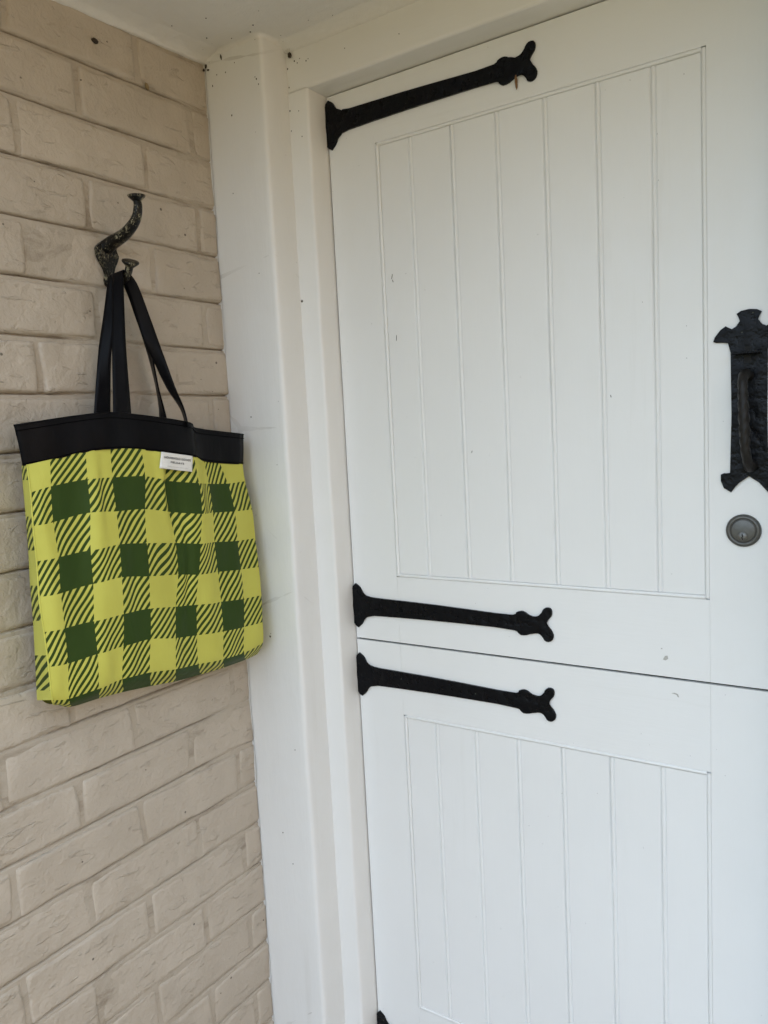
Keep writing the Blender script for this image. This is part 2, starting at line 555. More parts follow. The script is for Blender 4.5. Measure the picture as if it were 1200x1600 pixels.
# ------------------------------------------------------------------ corner post, door frame
def wavy_post():
    t = thing('corner_post', 'wide white timber corner post between the brick wall and door frame', 'post', (.07, .04, 0))
    prof = [(-.008, 0), (.010, 0), (.035, 0), (.070, 0), (.105, 0), (X1-.009, 0), (X1-.0055, .0005), (X1-.0028, .0018), (X1-.0008, .0045),
            (X1, .0085), (X1, .03), (X1, .05), (X1, .0720)]
    V, F = [], []
    n = 150
    for i in range(n+1):
        z = 2.108*i/n
        for k, (x, y) in enumerate(prof):
            w = .0009*nz(x, y, z, 5) + .0005*nz(x*2, y*2, z, 30, 4)
            V.append((x + (w if k > 5 else 0), y + (w if k < 10 else 0), z))
    K = len(prof)
    for i in range(n):
        for k in range(K-1): F.append((i*K+k, i*K+k+1, (i+1)*K+k+1, (i+1)*K+k))
    mesh('post_face', V, F, MW_POST, t)
    box('post_core', (-.006, .010, 0), (X1-.004, .28, 2.108), MW_POST, t)
    # lumpy paint line where the post meets the bricks
    V, F = [], []
    n = 420
    for i in range(n+1):
        z = 2.088*i/n
        r = .0030 + .0010*nz(0, 0, z, 17) + .0004*nz(1, 0, z, 70)
        for k in range(6):
            w = math.pi*(k/5)
            V.append((.0012 + .0020*nz(2, 0, z, 14) + .0008*nz(5, 0, z, 50) + r*math.cos(w+math.pi*1.5 - .0) * .9, -.0002 - r*.55*abs(math.sin(w)), z))
    for i in range(n):
        for k in range(5): F.append((i*6+k, i*6+k+1, (i+1)*6+k+1, (i+1)*6+k))
    mesh('paint_bead', V, F, MW_POST, t)
wavy_post()

def door_frame():
    t = thing('door_frame', 'cream white timber door frame around the two door leaves', 'door frame', (.56, .1, 0))
    def jamb(xa, xb, rounded):
        prof = [(xa, Y2), (xa+.012, Y2), (xb-.006, Y2), (xb-.003, Y2+.0006), (xb-.0008, Y2+.0024), (xb, Y2+.006), (xb, Y2+.03), (xb, .163)]
        V, F = [], []
        n = 110
        for i in range(n+1):
            z = (HEAD+.0)*i/n
            for k, (x, y) in enumerate(prof):
                w = .0006*nz(x, y, z, 6, 2) + .0005*nz(x, y, z, 26, 5)
                V.append((x + (w if k > 3 else 0), y + (w if k < 5 else 0), z))
        K = len(prof)
        for i in range(n):
            for k in range(K-1): F.append((i*K+k, i*K+k+1, (i+1)*K+k+1, (i+1)*K+k))
        return mesh('jamb', V, F, MW_FRAME, t)
    jamb(X1-.002, X3, 1)
    box('jamb', (DX1+.0026, Y2, 0), (1.0, .20, HEAD), MW_FRAME, t, .003)
    box('jamb', (1.0005, 0, 0), (1.059, .28, 2.084), MW_FRAME, t, .004)
    # head: face, rounded arris, soffit
    prof = [(Y2, 2.104), (Y2, 2.06), (Y2, HEAD+.006), (Y2+.0008, HEAD+.0028), (Y2+.0026, HEAD+.0008), (Y2+.006, HEAD), (Y2+.03, HEAD), (.163, HEAD)]
    V, F = [], []
    n = 70
    for i in range(n+1):
        x = X1 - .002 + (1.002-X1)*i/n
        for k, (y, z) in enumerate(prof):
            w = .0005*nz(x, y, z, 8, 3) + .0004*nz(x, y, z, 30, 6)
            V.append((x, y + (w if k < 4 else 0), z + (w if k > 2 else 0)))
    K = len(prof)
    for i in range(n):
        for k in range(K-1): F.append((i*K+k, (i+1)*K+k, (i+1)*K+k+1, i*K+k+1))
    mesh('head', V, F, MW_HEAD, t)
    bm = bmesh.new()
    bm_box(bm, (.150, DY+.0435, 0), (.205, .20, 2.03)); bm_box(bm, (.925, DY+.0435, 0), (.995, .201, 2.03)); bm_box(bm, (.206, DY+.0440, 1.998), (.924, .199, 2.06))
    bm_obj('door_stop', bm, MW_FRAME, t)
    box('dark_light_block', (.10, .201, 0), (1.05, .26, 2.09), M_DARK, t)  # dark sheet added behind the leaves to keep light out of the gaps
    box('threshold', (X3-.03, .05, .0005), (1.0, .20, .012), MW_FRAME, t, .002)
door_frame()

# ------------------------------------------------------------------ the two door leaves
GX = [.2873, .3586, .4408, .5233, .6056, .6888, .7704, .8430]
HINGE = [(0.1850,1.1045),(0.1992,1.1056),(0.2052,1.0976),(0.2108,1.0895),(0.2217,1.0861),(0.2381,1.0845),(0.3545,1.0823),(0.4466,1.079),(0.5246,1.0767),(0.5296,1.0824),(0.5388,1.0855),(0.5466,1.0839),(0.5542,1.079),(0.5677,1.0776),(0.5747,1.082),(0.5776,1.0896),(0.5835,1.0949),(0.5918,1.0945),(0.5946,1.0882),(0.5925,1.0799),(0.5838,1.0681),(0.5918,1.0578),(0.5961,1.0491),(0.5943,1.0404),(0.5874,1.036),(0.5798,1.0381),(0.5763,1.047),(0.5687,1.0507),(0.559,1.0489),(0.5491,1.0441),(0.5373,1.0429),(0.5307,1.0479),(0.5257,1.0519),(0.4412,1.0524),(0.3529,1.0519),(0.2333,1.0491),(0.2154,1.0445),(0.2074,1.0382),(0.2017,1.0291),(0.1861,1.0268)]

def rail_box(name, lo, hi, mat, parent):
    return box(name, lo, hi, mat, parent)

def bead_strip(parent, a, b, mat=None):
    """half-round bead between a and b on the door face"""
    a, b = Vector(a), Vector(b)
    t = (b-a).normalized(); n = Vector((0, -1, 0)); s = t.cross(n)
    V, F = [], []
    prof = [(-.00315, -.0039), (-.0030, -.0006), (-.0021, .0006), (0, .0012), (.0021, .0006), (.0030, -.0006), (.00315, -.0039)]
    steps = max(2, int((b-a).length/.03))
    for i in range(steps+1):
        p = a + (b-a)*i/steps
        for w, h in prof: V.append(p + s*w + n*(h + .0003*nz(p.x, p.z, w, 30)))
    K = len(prof)
    for i in range(steps):
        for k in range(K-1): F.append((i*K+k, i*K+k+1, (i+1)*K+k+1, (i+1)*K+k))
    return mesh('bead', V, F, mat or MW_DOOR, parent)

def boards(parent, z0, z1):
    for i in range(7):
        a, b = GX[i], GX[i+1]
        d = DY + .0014
        first = i == 0
        if first: prof = [(a+.0064, d+.0022), (a+.0070, d+.0005), (a+.0080, d), (a+.0092, d)]
        else: prof = [(a-.0036, d+.0022), (a-.0028, d+.0004), (a-.0012, d-.0009), (a+.0008, d-.0009), (a+.0024, d+.0006), (a+.0030, d+.0019), (a+.0036, d+.0019), (a+.0043, d+.0003), (a+.0052, d), (a+.0062, d)]
        if i == 6: prof += [(b-.0092, d), (b-.0080, d), (b-.0070, d+.0005), (b-.0064, d+.0022)]
        else: prof += [(b-.0072, d), (b-.0062, d), (b-.0052, d+.0003), (b-.0045, d+.0020), (b-.0036, d+.0024)]
        V, F = [], []
        n = 14
        tone = random.uniform(-.0004, .0004)
        for k in range(n+1):
            z = z0 + .0068 + (z1-z0-.0136)*k/n
            for (x, y) in prof: V.append((x + .0004*nz(a, 0, z, 6), y + tone + .0004*nz(x, i, z, 5), z))
        K = len(prof)
        for k in range(n):
            for j in range(K-1): F.append((k*K+j, k*K+j+1, (k+1)*K+j+1, (k+1)*K+j))
        o = mesh('board', V, F, MW_DOOR, parent)
    box('board_backing', (GX[0]+.0003, DY+.0040, z0+.0003), (GX[-1]-.0003, DY+.030, z1-.0003), MW_DOOR, parent)

def strap_hinge(parent, zc):
    pts = smooth_closed(HINGE, 2)
    o = extrude_outline('strap_hinge', pts, lambda a, b, h: (a, DY - .0003 - h, b - 1.0655 + zc), .0042, M_IRON, parent, .0014, 2)
    # barrel of the hinge in the door gap
    bm = bmesh.new()
    bm_box(bm, (X3+.0004, DY-.0035, zc-.036), (DX0-.0004, DY+.012, zc+.036))
    bm_obj('hinge_barrel', bm, M_IRON, o)
    return o

def leaf(name, label, z0, z1, pz0, pz1):
    t = thing(name, label, 'door', ((DX0+DX1)/2, DY+.02, z0))
    g = .0003
    y0, y1 = DY, DY+.042
    L, Rr = GX[0], GX[-1]
    g = .00022
    rail_box('stile', (DX0, y0, z0), (L, y1, z1), MW_DOOR, t)
    rail_box('stile', (Rr, y0, z0), (DX1, y1, z1), MW_DOOR, t)
    h = .00004 if z1 > 1.5 else g
    rail_box('rail', (L+h, y0+.00015, pz1), (Rr-h, y1, z1), MW_RAIL, t)
    rail_box('rail', (L+g, y0+.00015, z0), (Rr-g, y1, pz0), MW_RAIL, t)
    boards(t, pz0, pz1)
    bead_strip(t, (L+.0032, DY, pz0+.002), (L+.0032, DY, pz1-.002))
    bead_strip(t, (Rr-.0032, DY, pz0+.002), (Rr-.0032, DY, pz1-.002))
    bead_strip(t, (L+.006, DY, pz1-.0032), (Rr-.006, DY, pz1-.0032))
    bead_strip(t, (L+.006, DY, pz0+.0032), (Rr-.006, DY, pz0+.0032))
    return t

up_leaf = leaf('door_leaf', 'upper leaf of white boarded stable door with black handle and lock', 1.0012, HEAD-.0022, 1.1283, 1.914)
lo_leaf = leaf('door_leaf', 'lower leaf of white boarded stable door below the dark split line', .013, .9975, .2478, .8589)
box('split_shade_strip', (DX0+.002, DY+.006, .9977), (DX1-.002, DY+.034, 1.0008), M_DARK, lo_leaf)  # black strip added as the shade in the split between the leaves
strap_hinge(up_leaf, 1.9655)
strap_hinge(up_leaf, 1.0655)
strap_hinge(lo_leaf, .9262)
strap_hinge(lo_leaf, .1605)

# scuffs on the rails beside the split line
def scuff(parent, x, z, pts, y=DY):
    V = [(x+a, y+.0003-.0004, z+b) for a, b in pts]
    mesh('scuff', V, [tuple(range(len(V)))], M_SCUFF, parent, False)
M_SCUFF = plain('bare_scuffed_timber', (.46, .445, .41), .8)
scuff(up_leaf, .7775, 1.0311, [(-.004, -.003), (.000, -.004), (.004, -.001), (.003, .004), (-.001, .003)])
scuff(up_leaf, .7715, 1.0455, [(-.0015, -.001), (.0015, -.001), (.001, .0015)])
scuff(lo_leaf, .7913, .9745, [(-.006, .001), (-.001, .0025), (.004, .001), (.006, -.004), (.0035, -.0035), (.002, -.0005), (-.002, .0005)])

# short dark ticks scratched into the boards of the upper leaf
for tx, tz, tl, ta in ((.3088, 1.6789, .0045, .25), (.3100, 1.6710, .0025, -.3), (.3119, 1.5699, .0050, .08), (.455, 1.36, .0022, .5), (.70, 1.44, .0020, -.2)):
    c_, s_ = math.sin(ta)*tl, math.cos(ta)*tl
    w_ = .0005
    mesh('scratch', [(tx-c_-w_, DY+.0010, tz-s_), (tx-c_+w_, DY+.0010, tz-s_), (tx+w_*1.6, DY+.0008, tz), (tx+c_+w_, DY+.0010, tz+s_), (tx+c_-w_, DY+.0010, tz+s_), (tx-w_, DY+.0008, tz)], [(0, 1, 2, 5), (5, 2, 3, 4)], M_SCREW, up_leaf, False)

# handle: fleur shaped plate, thumb latch, twisted grip
HP = [(0.8979,1.5479),(0.8874,1.5465),(0.8816,1.543),(0.8874,1.5323),(0.8811,1.5255),(0.8756,1.5211),(0.8673,1.5276),(0.8601,1.5228),(0.8528,1.5135),(0.8506,1.5073),(0.854,1.5055),(0.8715,1.5044),(0.8738,1.4898),(0.8747,1.403),(0.8736,1.3174),(0.8639,1.3183),(0.8597,1.3163),(0.8597,1.3071),(0.8638,1.2965),(0.8735,1.2904),(0.8844,1.3056),(0.8975,1.3151)]
HXC = .8978
def handle():
    half = HP[1:-1]
    pts = [HP[0]] + half + [HP[-1]] + [(2*HXC-a, b) for a, b in half[::-1]]
    o = extrude_outline('handle_plate', pts, lambda a, b, h: (a, DY - .0003 - h, b), .004, M_IRON, up_leaf, .0012, 2)
    y = DY - .0045
    box('latch_slot', (.8915, y-.0006, 1.4735), (.9005, y+.002, 1.4965), M_DARK, o)
    bm = bmesh.new()
    bm_box(bm, (.8785, y-.022, 1.4855), (.9135, y-.004, 1.4880)); bm_box(bm, (.8925, y-.006, 1.4845), (.8995, y-.0007, 1.4890))
    bm_obj('thumb_latch', bm, M_IRON, o, .0007, 2)
    P = [(.8965, y, 1.4555), (.8950, y-.014, 1.4575), (.8940, y-.026, 1.450), (.8945, y-.030, 1.435), (.8955, y-.031, 1.41), (.8965, y-.031, 1.38), (.8975, y-.030, 1.355), (.8990, y-.024, 1.338), (.9000, y-.012, 1.3285), (.9003, y, 1.3285)]
    rr = [.0085, .0078, .0066, .0062, .0068, .0068, .0062, .0066, .0078, .0095]
    # twisted square bar
    PP = cr_list([Vector(p) for p in P], 6)
    RR = [v.x for v in cr_list([Vector((r, 0, 0)) for r in rr], 6)]
    V, F = [], []
    seg = 16
    for i, p in enumerate(PP):
        tt = (PP[min(i+1, len(PP)-1)]-PP[max(i-1, 0)]).normalized()
        ax = Vector((1, 0, 0)); a = (ax-tt*ax.dot(tt)).normalized(); b = tt.cross(a)
        s = i/(len(PP)-1)
        tw = max(0, min(1, (s-.30)/.40)); env = max(0, min(1, (s-.25)/.08))*max(0, min(1, (.75-s)/.08))
        for k in range(seg):
            w = 2*math.pi*k/seg
            r = RR[i]*(1 + .14*env*math.cos(4*(w - tw*2*math.pi*1.5)))
            V.append(p + a*(math.cos(w)*r) + b*(math.sin(w)*r))
    for i in range(len(PP)-1):
        for k in range(seg): F.append((i*seg+k, i*seg+(k+1) % seg, (i+1)*seg+(k+1) % seg, (i+1)*seg+k))
    mesh('grip', V, F, M_GRIP, o)
handle()

def lock():
    c = Vector((.8898, DY, 1.2346))
    ax = (0, -1, 0)
    o = lathe('lock_cylinder', [(.0238, -.002), (.0238, .002), (.0230, .0045), (.0205, .0062), (.0182, .0064), (.0174, .0050), (.0170, .0046), (.0166, .0058), (.0150, .0064), (.001, .0064)], c, ax, M_LOCK, up_leaf, 40)
    p = c + Vector((-.0010, -.0064, -.0082))
    q = lathe('key_plug', [(.0070, -.001), (.0070, .0008), (.0066, .0013), (.0005, .0013)], p, ax, M_PLUG, o, 28)
    bm = bmesh.new()
    kp = p + Vector((0, -.0014, 0))
    for dx, dz, w, h in ((0, .0030, .0007, .0020), (.0007, .0008, .0007, .0016), (-.0003, -.0014, .0007, .0018), (.0004, -.0036, .0007, .0016)):
        bm_box(bm, (kp.x+dx-w, kp.y-.0002, kp.z+dz-h*.75), (kp.x+dx+w, kp.y+.0005, kp.z+dz+h*.75))
    bm_obj('keyway', bm, M_DARK, o)
lock()

# ------------------------------------------------------------------ coat hook
UP = [(-.002, 1.7182), (.0181, 1.7277), (.0475, 1.7346), (.0698, 1.746), (.0803, 1.7571), (.0844, 1.7707), (.0836, 1.7788), (.0828, 1.783)]
LO = [(-.001, 1.668), (.0108, 1.6675), (.0274, 1.6615), (.0398, 1.6657), (.0481, 1.6754), (.0522, 1.6827), (.0554, 1.6875)]
PL = [[-0.2752,1.7167],[-0.2709,1.7233],[-0.2612,1.7294],[-0.25,1.732],[-0.2432,1.7263],[-0.2357,1.7168],[-0.2343,1.7094],[-0.2376,1.6997],[-0.2433,1.6898],[-0.246,1.6818],[-0.2535,1.6620],[-0.2592,1.6640],[-0.2624,1.6842],[-0.2677,1.6939],[-0.2738,1.705]]
def coat_hook():
    t = thing('coat_hook', 'antique black and brass cast iron double coat hook on the bricks', 'coat hook', (0, -.252, 1.70))
    pts = smooth_closed(PL, 3)
    extrude_outline('back_plate', pts, lambda a, b, h: (.0005 + h, a, b), .0075, M_HOOK, t, .003, 3)
    yc = -.252
    sweep('upper_arm', [(a, yc - (.004 if i == 0 else 0), b) for i, (a, b) in enumerate(UP)], [.0115, .0105, .0090, .0078, .0068, .0062, .0058, .0066], M_HOOK, t, 14, 1.15)
    d = (Vector((.0828, 0, 1.783)) - Vector((.0842, 0, 1.772))).normalized()
    lathe('upper_knob', [(.0055, -.004), (.0085, -.001), (.0128, .0028), (.0138, .0048), (.0130, .0066), (.0090, .0078), (.0005, .0086)], (.0828, yc, 1.7815), d + Vector((.25, -.12, 0)), M_HOOK, t, 24)
    sweep('lower_arm', [(a, yc, b) for a, b in LO], [.0105, .0085, .0068, .0062, .0062, .0062, .0066], M_HOOK, t, 14)
    lathe('lower_knob', [(.0055, -.004), (.0088, -.001), (.0128, .0028), (.0136, .0048), (.0128, .0064), (.0085, .0072), (.0005, .0072)], (.0548, yc, 1.6865), Vector((.45, -.15, .9)), M_HOOK, t, 24)
    for a, b in ((-.2672, 1.7102), (-.2420, 1.7085)):
        lathe('screw', [(.0040, -.001), (.0040, .0012), (.0032, .0024), (.0012, .0026), (.0008, .0018), (.0003, .0018)], (.0084, a, b), (1, 0, 0), M_SCREW, t, 14)
coat_hook()

# ------------------------------------------------------------------ tote bag
BAG = [[[0.066,-0.4672,1.3841],[0.073,-0.4368,1.3892],[0.081,-0.383,1.3973],[0.085,-0.3428,1.3995],[0.086,-0.2861,1.3956],[0.088,-0.2361,1.3857],[0.086,-0.1784,1.3782],[0.07,-0.1409,1.3675],[0.066,-0.0992,1.3615],[0.062,-0.0384,1.3564]],[[0.0736,-0.4707,1.346],[0.0802,-0.4441,1.3516],[0.087,-0.3884,1.3569],[0.0902,-0.3474,1.3563],[0.0908,-0.2882,1.3535],[0.0918,-0.2413,1.3425],[0.0893,-0.1776,1.3328],[0.0762,-0.1434,1.3288],[0.0722,-0.0932,1.3249],[0.0672,-0.0404,1.3245]],[[0.0793,-0.4757,1.2994],[0.0855,-0.4486,1.3014],[0.0914,-0.3929,1.3085],[0.0941,-0.35,1.3053],[0.0943,-0.2945,1.3022],[0.0896,-0.238,1.291],[0.0918,-0.1795,1.2809],[0.0808,-0.1439,1.2786],[0.0768,-0.087,1.2741],[0.0711,-0.0311,1.271]],[[0.0844,-0.4789,1.2508],[0.0902,-0.4501,1.2517],[0.0954,-0.4004,1.254],[0.0976,-0.3522,1.2555],[0.0975,-0.3003,1.2495],[0.0922,-0.2355,1.2396],[0.097,-0.1909,1.2319],[0.0849,-0.1471,1.2276],[0.0809,-0.0861,1.2205],[0.0746,-0.0316,1.217]],[[0.0891,-0.4834,1.2017],[0.0947,-0.4554,1.2017],[0.0991,-0.4042,1.2052],[0.1009,-0.357,1.2063],[0.1005,-0.3039,1.1977],[0.0946,-0.239,1.1878],[0.0991,-0.1996,1.1807],[0.0888,-0.1463,1.175],[0.0848,-0.0848,1.1678],[0.0779,-0.0311,1.1625]],[[0.0937,-0.4844,1.153],[0.0989,-0.4566,1.1517],[0.1026,-0.4105,1.1516],[0.104,-0.3608,1.1509],[0.1033,-0.3084,1.1474],[0.0968,-0.2515,1.1372],[0.1011,-0.2089,1.1309],[0.0925,-0.1456,1.1218],[0.0885,-0.085,1.1141],[0.081,-0.0328,1.1093]],[[0.098,-0.4851,1.1041],[0.103,-0.4587,1.1018],[0.106,-0.412,1.1032],[0.107,-0.3662,1.1026],[0.106,-0.3156,1.1006],[0.104,-0.2644,1.0889],[0.1,-0.2116,1.0793],[0.096,-0.1495,1.0703],[0.092,-0.0927,1.0637],[0.084,-0.0376,1.0592]],[[0.094,-0.4823,1.0549],[0.099,-0.4594,1.05],[0.102,-0.414,1.0512],[0.103,-0.3704,1.0521],[0.102,-0.3191,1.0473],[0.1,-0.2673,1.0375],[0.096,-0.2116,1.0291],[0.092,-0.1526,1.0209],[0.088,-0.0944,1.016],[0.08,-0.0363,1.019]],[[0.068,-0.4632,1.038],[0.073,-0.4405,1.0283],[0.076,-0.3956,1.0267],[0.077,-0.3512,1.0227],[0.076,-0.2987,1.0155],[0.074,-0.2455,1.0069],[0.07,-0.1878,1.0007],[0.066,-0.1272,0.9951],[0.062,-0.0685,0.9923],[0.054,-0.0267,0.9909]]]
GUS = [[[0.0648,-0.4665,1.384],[0.0434,-0.4584,1.3839],[0.022,-0.4486,1.3836]],[[0.0689,-0.4683,1.3627],[0.0454,-0.46,1.3622],[0.022,-0.45,1.3615]],[[0.0756,-0.4729,1.3124],[0.0488,-0.4627,1.3106],[0.022,-0.4507,1.3086]],[[0.0809,-0.4767,1.2656],[0.0515,-0.4652,1.2624],[0.022,-0.4521,1.2591]],[[0.086,-0.4809,1.2171],[0.054,-0.4686,1.2125],[0.022,-0.4547,1.2075]],[[0.0908,-0.4832,1.1683],[0.0564,-0.4702,1.162],[0.022,-0.4558,1.1553]],[[0.0953,-0.4841,1.1199],[0.0587,-0.4719,1.1122],[0.022,-0.4583,1.104]],[[0.0968,-0.4841,1.0698],[0.0594,-0.4734,1.0609],[0.022,-0.4614,1.0516]],[[0.0968,-0.4841,1.0559],[0.0594,-0.4736,1.0467],[0.022,-0.4619,1.0371]]]
BAND = [[[0.061,-0.4781,1.4386],[0.071,-0.4476,1.4427],[0.077,-0.4109,1.4471],[0.083,-0.3611,1.452],[0.086,-0.335,1.4529],[0.087,-0.3007,1.4505],[0.0885,-0.2462,1.4436],[0.089,-0.1839,1.4339],[0.073,-0.1585,1.4254],[0.068,-0.1016,1.4183],[0.061,-0.0285,1.4104]],[[0.061,-0.4719,1.3827],[0.071,-0.4336,1.3876],[0.077,-0.4063,1.3927],[0.083,-0.3669,1.3979],[0.086,-0.3442,1.3985],[0.087,-0.3063,1.3971],[0.0885,-0.2519,1.3892],[0.089,-0.1854,1.3786],[0.073,-0.151,1.3698],[0.068,-0.0996,1.3615],[0.061,-0.0358,1.3551]]]
S1 = [[[0.024,-0.323,1.4452],[0.024,-0.2921,1.4446]],[[0.024,-0.3207,1.4561],[0.024,-0.2909,1.4557]],[[0.0193,-0.3006,1.5454],[0.0347,-0.2872,1.5446]],[[0.0208,-0.284,1.611],[0.0392,-0.2765,1.6094]],[[0.0231,-0.2724,1.6626],[0.0409,-0.2639,1.6611]],[[0.018,-0.2632,1.673],[0.046,-0.2625,1.6768]]]
S2 = [[[0.08,-0.3291,1.4435],[0.08,-0.2965,1.4429]],[[0.08,-0.3281,1.4532],[0.08,-0.2954,1.4528]],[[0.0637,-0.3086,1.5408],[0.0763,-0.2911,1.5405]],[[0.0495,-0.2907,1.6069],[0.0665,-0.2806,1.6058]],[[0.0368,-0.2753,1.6603],[0.0552,-0.268,1.6585]],[[0.022,-0.2612,1.6746],[0.05,-0.2619,1.6778]]]
S3 = [[[0.022,-0.2612,1.6746],[0.05,-0.2619,1.6778]],[[0.038,-0.2542,1.6607],[0.054,-0.2414,1.66]],[[0.045,-0.2404,1.6059],[0.059,-0.2238,1.6057]],[[0.0517,-0.2355,1.571],[0.0643,-0.2161,1.5709]],[[0.0555,-0.2231,1.5405],[0.0725,-0.2118,1.5394]],[[0.0613,-0.204,1.4948],[0.0827,-0.2047,1.4932]],[[0.0659,-0.1827,1.4607],[0.0901,-0.1963,1.4594]],[[0.0697,-0.1774,1.4358],[0.0943,-0.1943,1.435]],[[0.0697,-0.1769,1.4271],[0.0943,-0.1938,1.4266]]]
S4 = [[[0.018,-0.2632,1.673],[0.046,-0.2625,1.6768]],[[0.0248,-0.245,1.6617],[0.0432,-0.2371,1.66]],[[0.0233,-0.2227,1.6069],[0.0407,-0.2123,1.6057]],[[0.0201,-0.208,1.5718],[0.0399,-0.2035,1.57]],[[0.016,-0.1967,1.5452],[0.04,-0.2077,1.5426]],[[0.0138,-0.1884,1.5157],[0.0382,-0.2032,1.5134]],[[0.0128,-0.1833,1.4899],[0.0372,-0.1982,1.4881]],[[0.0121,-0.1806,1.4637],[0.0359,-0.1908,1.4625]],[[0.0126,-0.1815,1.4462],[0.0354,-0.1866,1.4452]],[[0.0127,-0.1817,1.4385],[0.0353,-0.1859,1.4376]]]
LAB = [[0.095,-0.2551,1.3897],[0.095,-0.1898,1.3792],[0.096,-0.1953,1.353],[0.096,-0.2623,1.3641]]
UC = [.36, 1, 2, 3, 4, 5, 6, 7, 8, 8.8]
VR = [.15, 1, 2, 3, 4, 5, 6, 7, 7.55]
def grid_mesh(name, rows, uvrows, mat, parent, nu, nv, fn=None, warp=None):
    """smooth surface through a table of points, with the same interpolation of the print coordinates"""
    Rw = [[Vector(p) for p in r] for r in rows]
    fine_r = [cr_list(r, nu) for r in Rw]
    uv_r = [[u for u in lin(r, nu)] for r in uvrows]
    cols = len(fine_r[0])
    colpts = [cr_list([fine_r[j][i] for j in range(len(Rw))], nv) for i in range(cols)]
    coluv = [lin([uv_r[j][i] for j in range(len(Rw))], nv) for i in range(cols)]
    nr = len(colpts[0])
    V, U, F = [], [], []
    for j in range(nr):
        for i in range(cols):
            p = colpts[i][j]
            if fn: p = fn(p, coluv[i][j])
            V.append(p); U.append(tuple(coluv[i][j]))
    for j in range(nr-1):
        for i in range(cols-1): F.append((j*cols+i, (j+1)*cols+i, (j+1)*cols+i+1, j*cols+i+1))
    return mesh(name, V, F, mat, parent, True, U, warp)
def lin(P, n):
    out = []
    for i in range(len(P)-1):
        for j in range(n): out.append(tuple(P[i][k] + (P[i+1][k]-P[i][k])*j/n for k in range(2)))
    out.append(tuple(P[-1]))
    return out

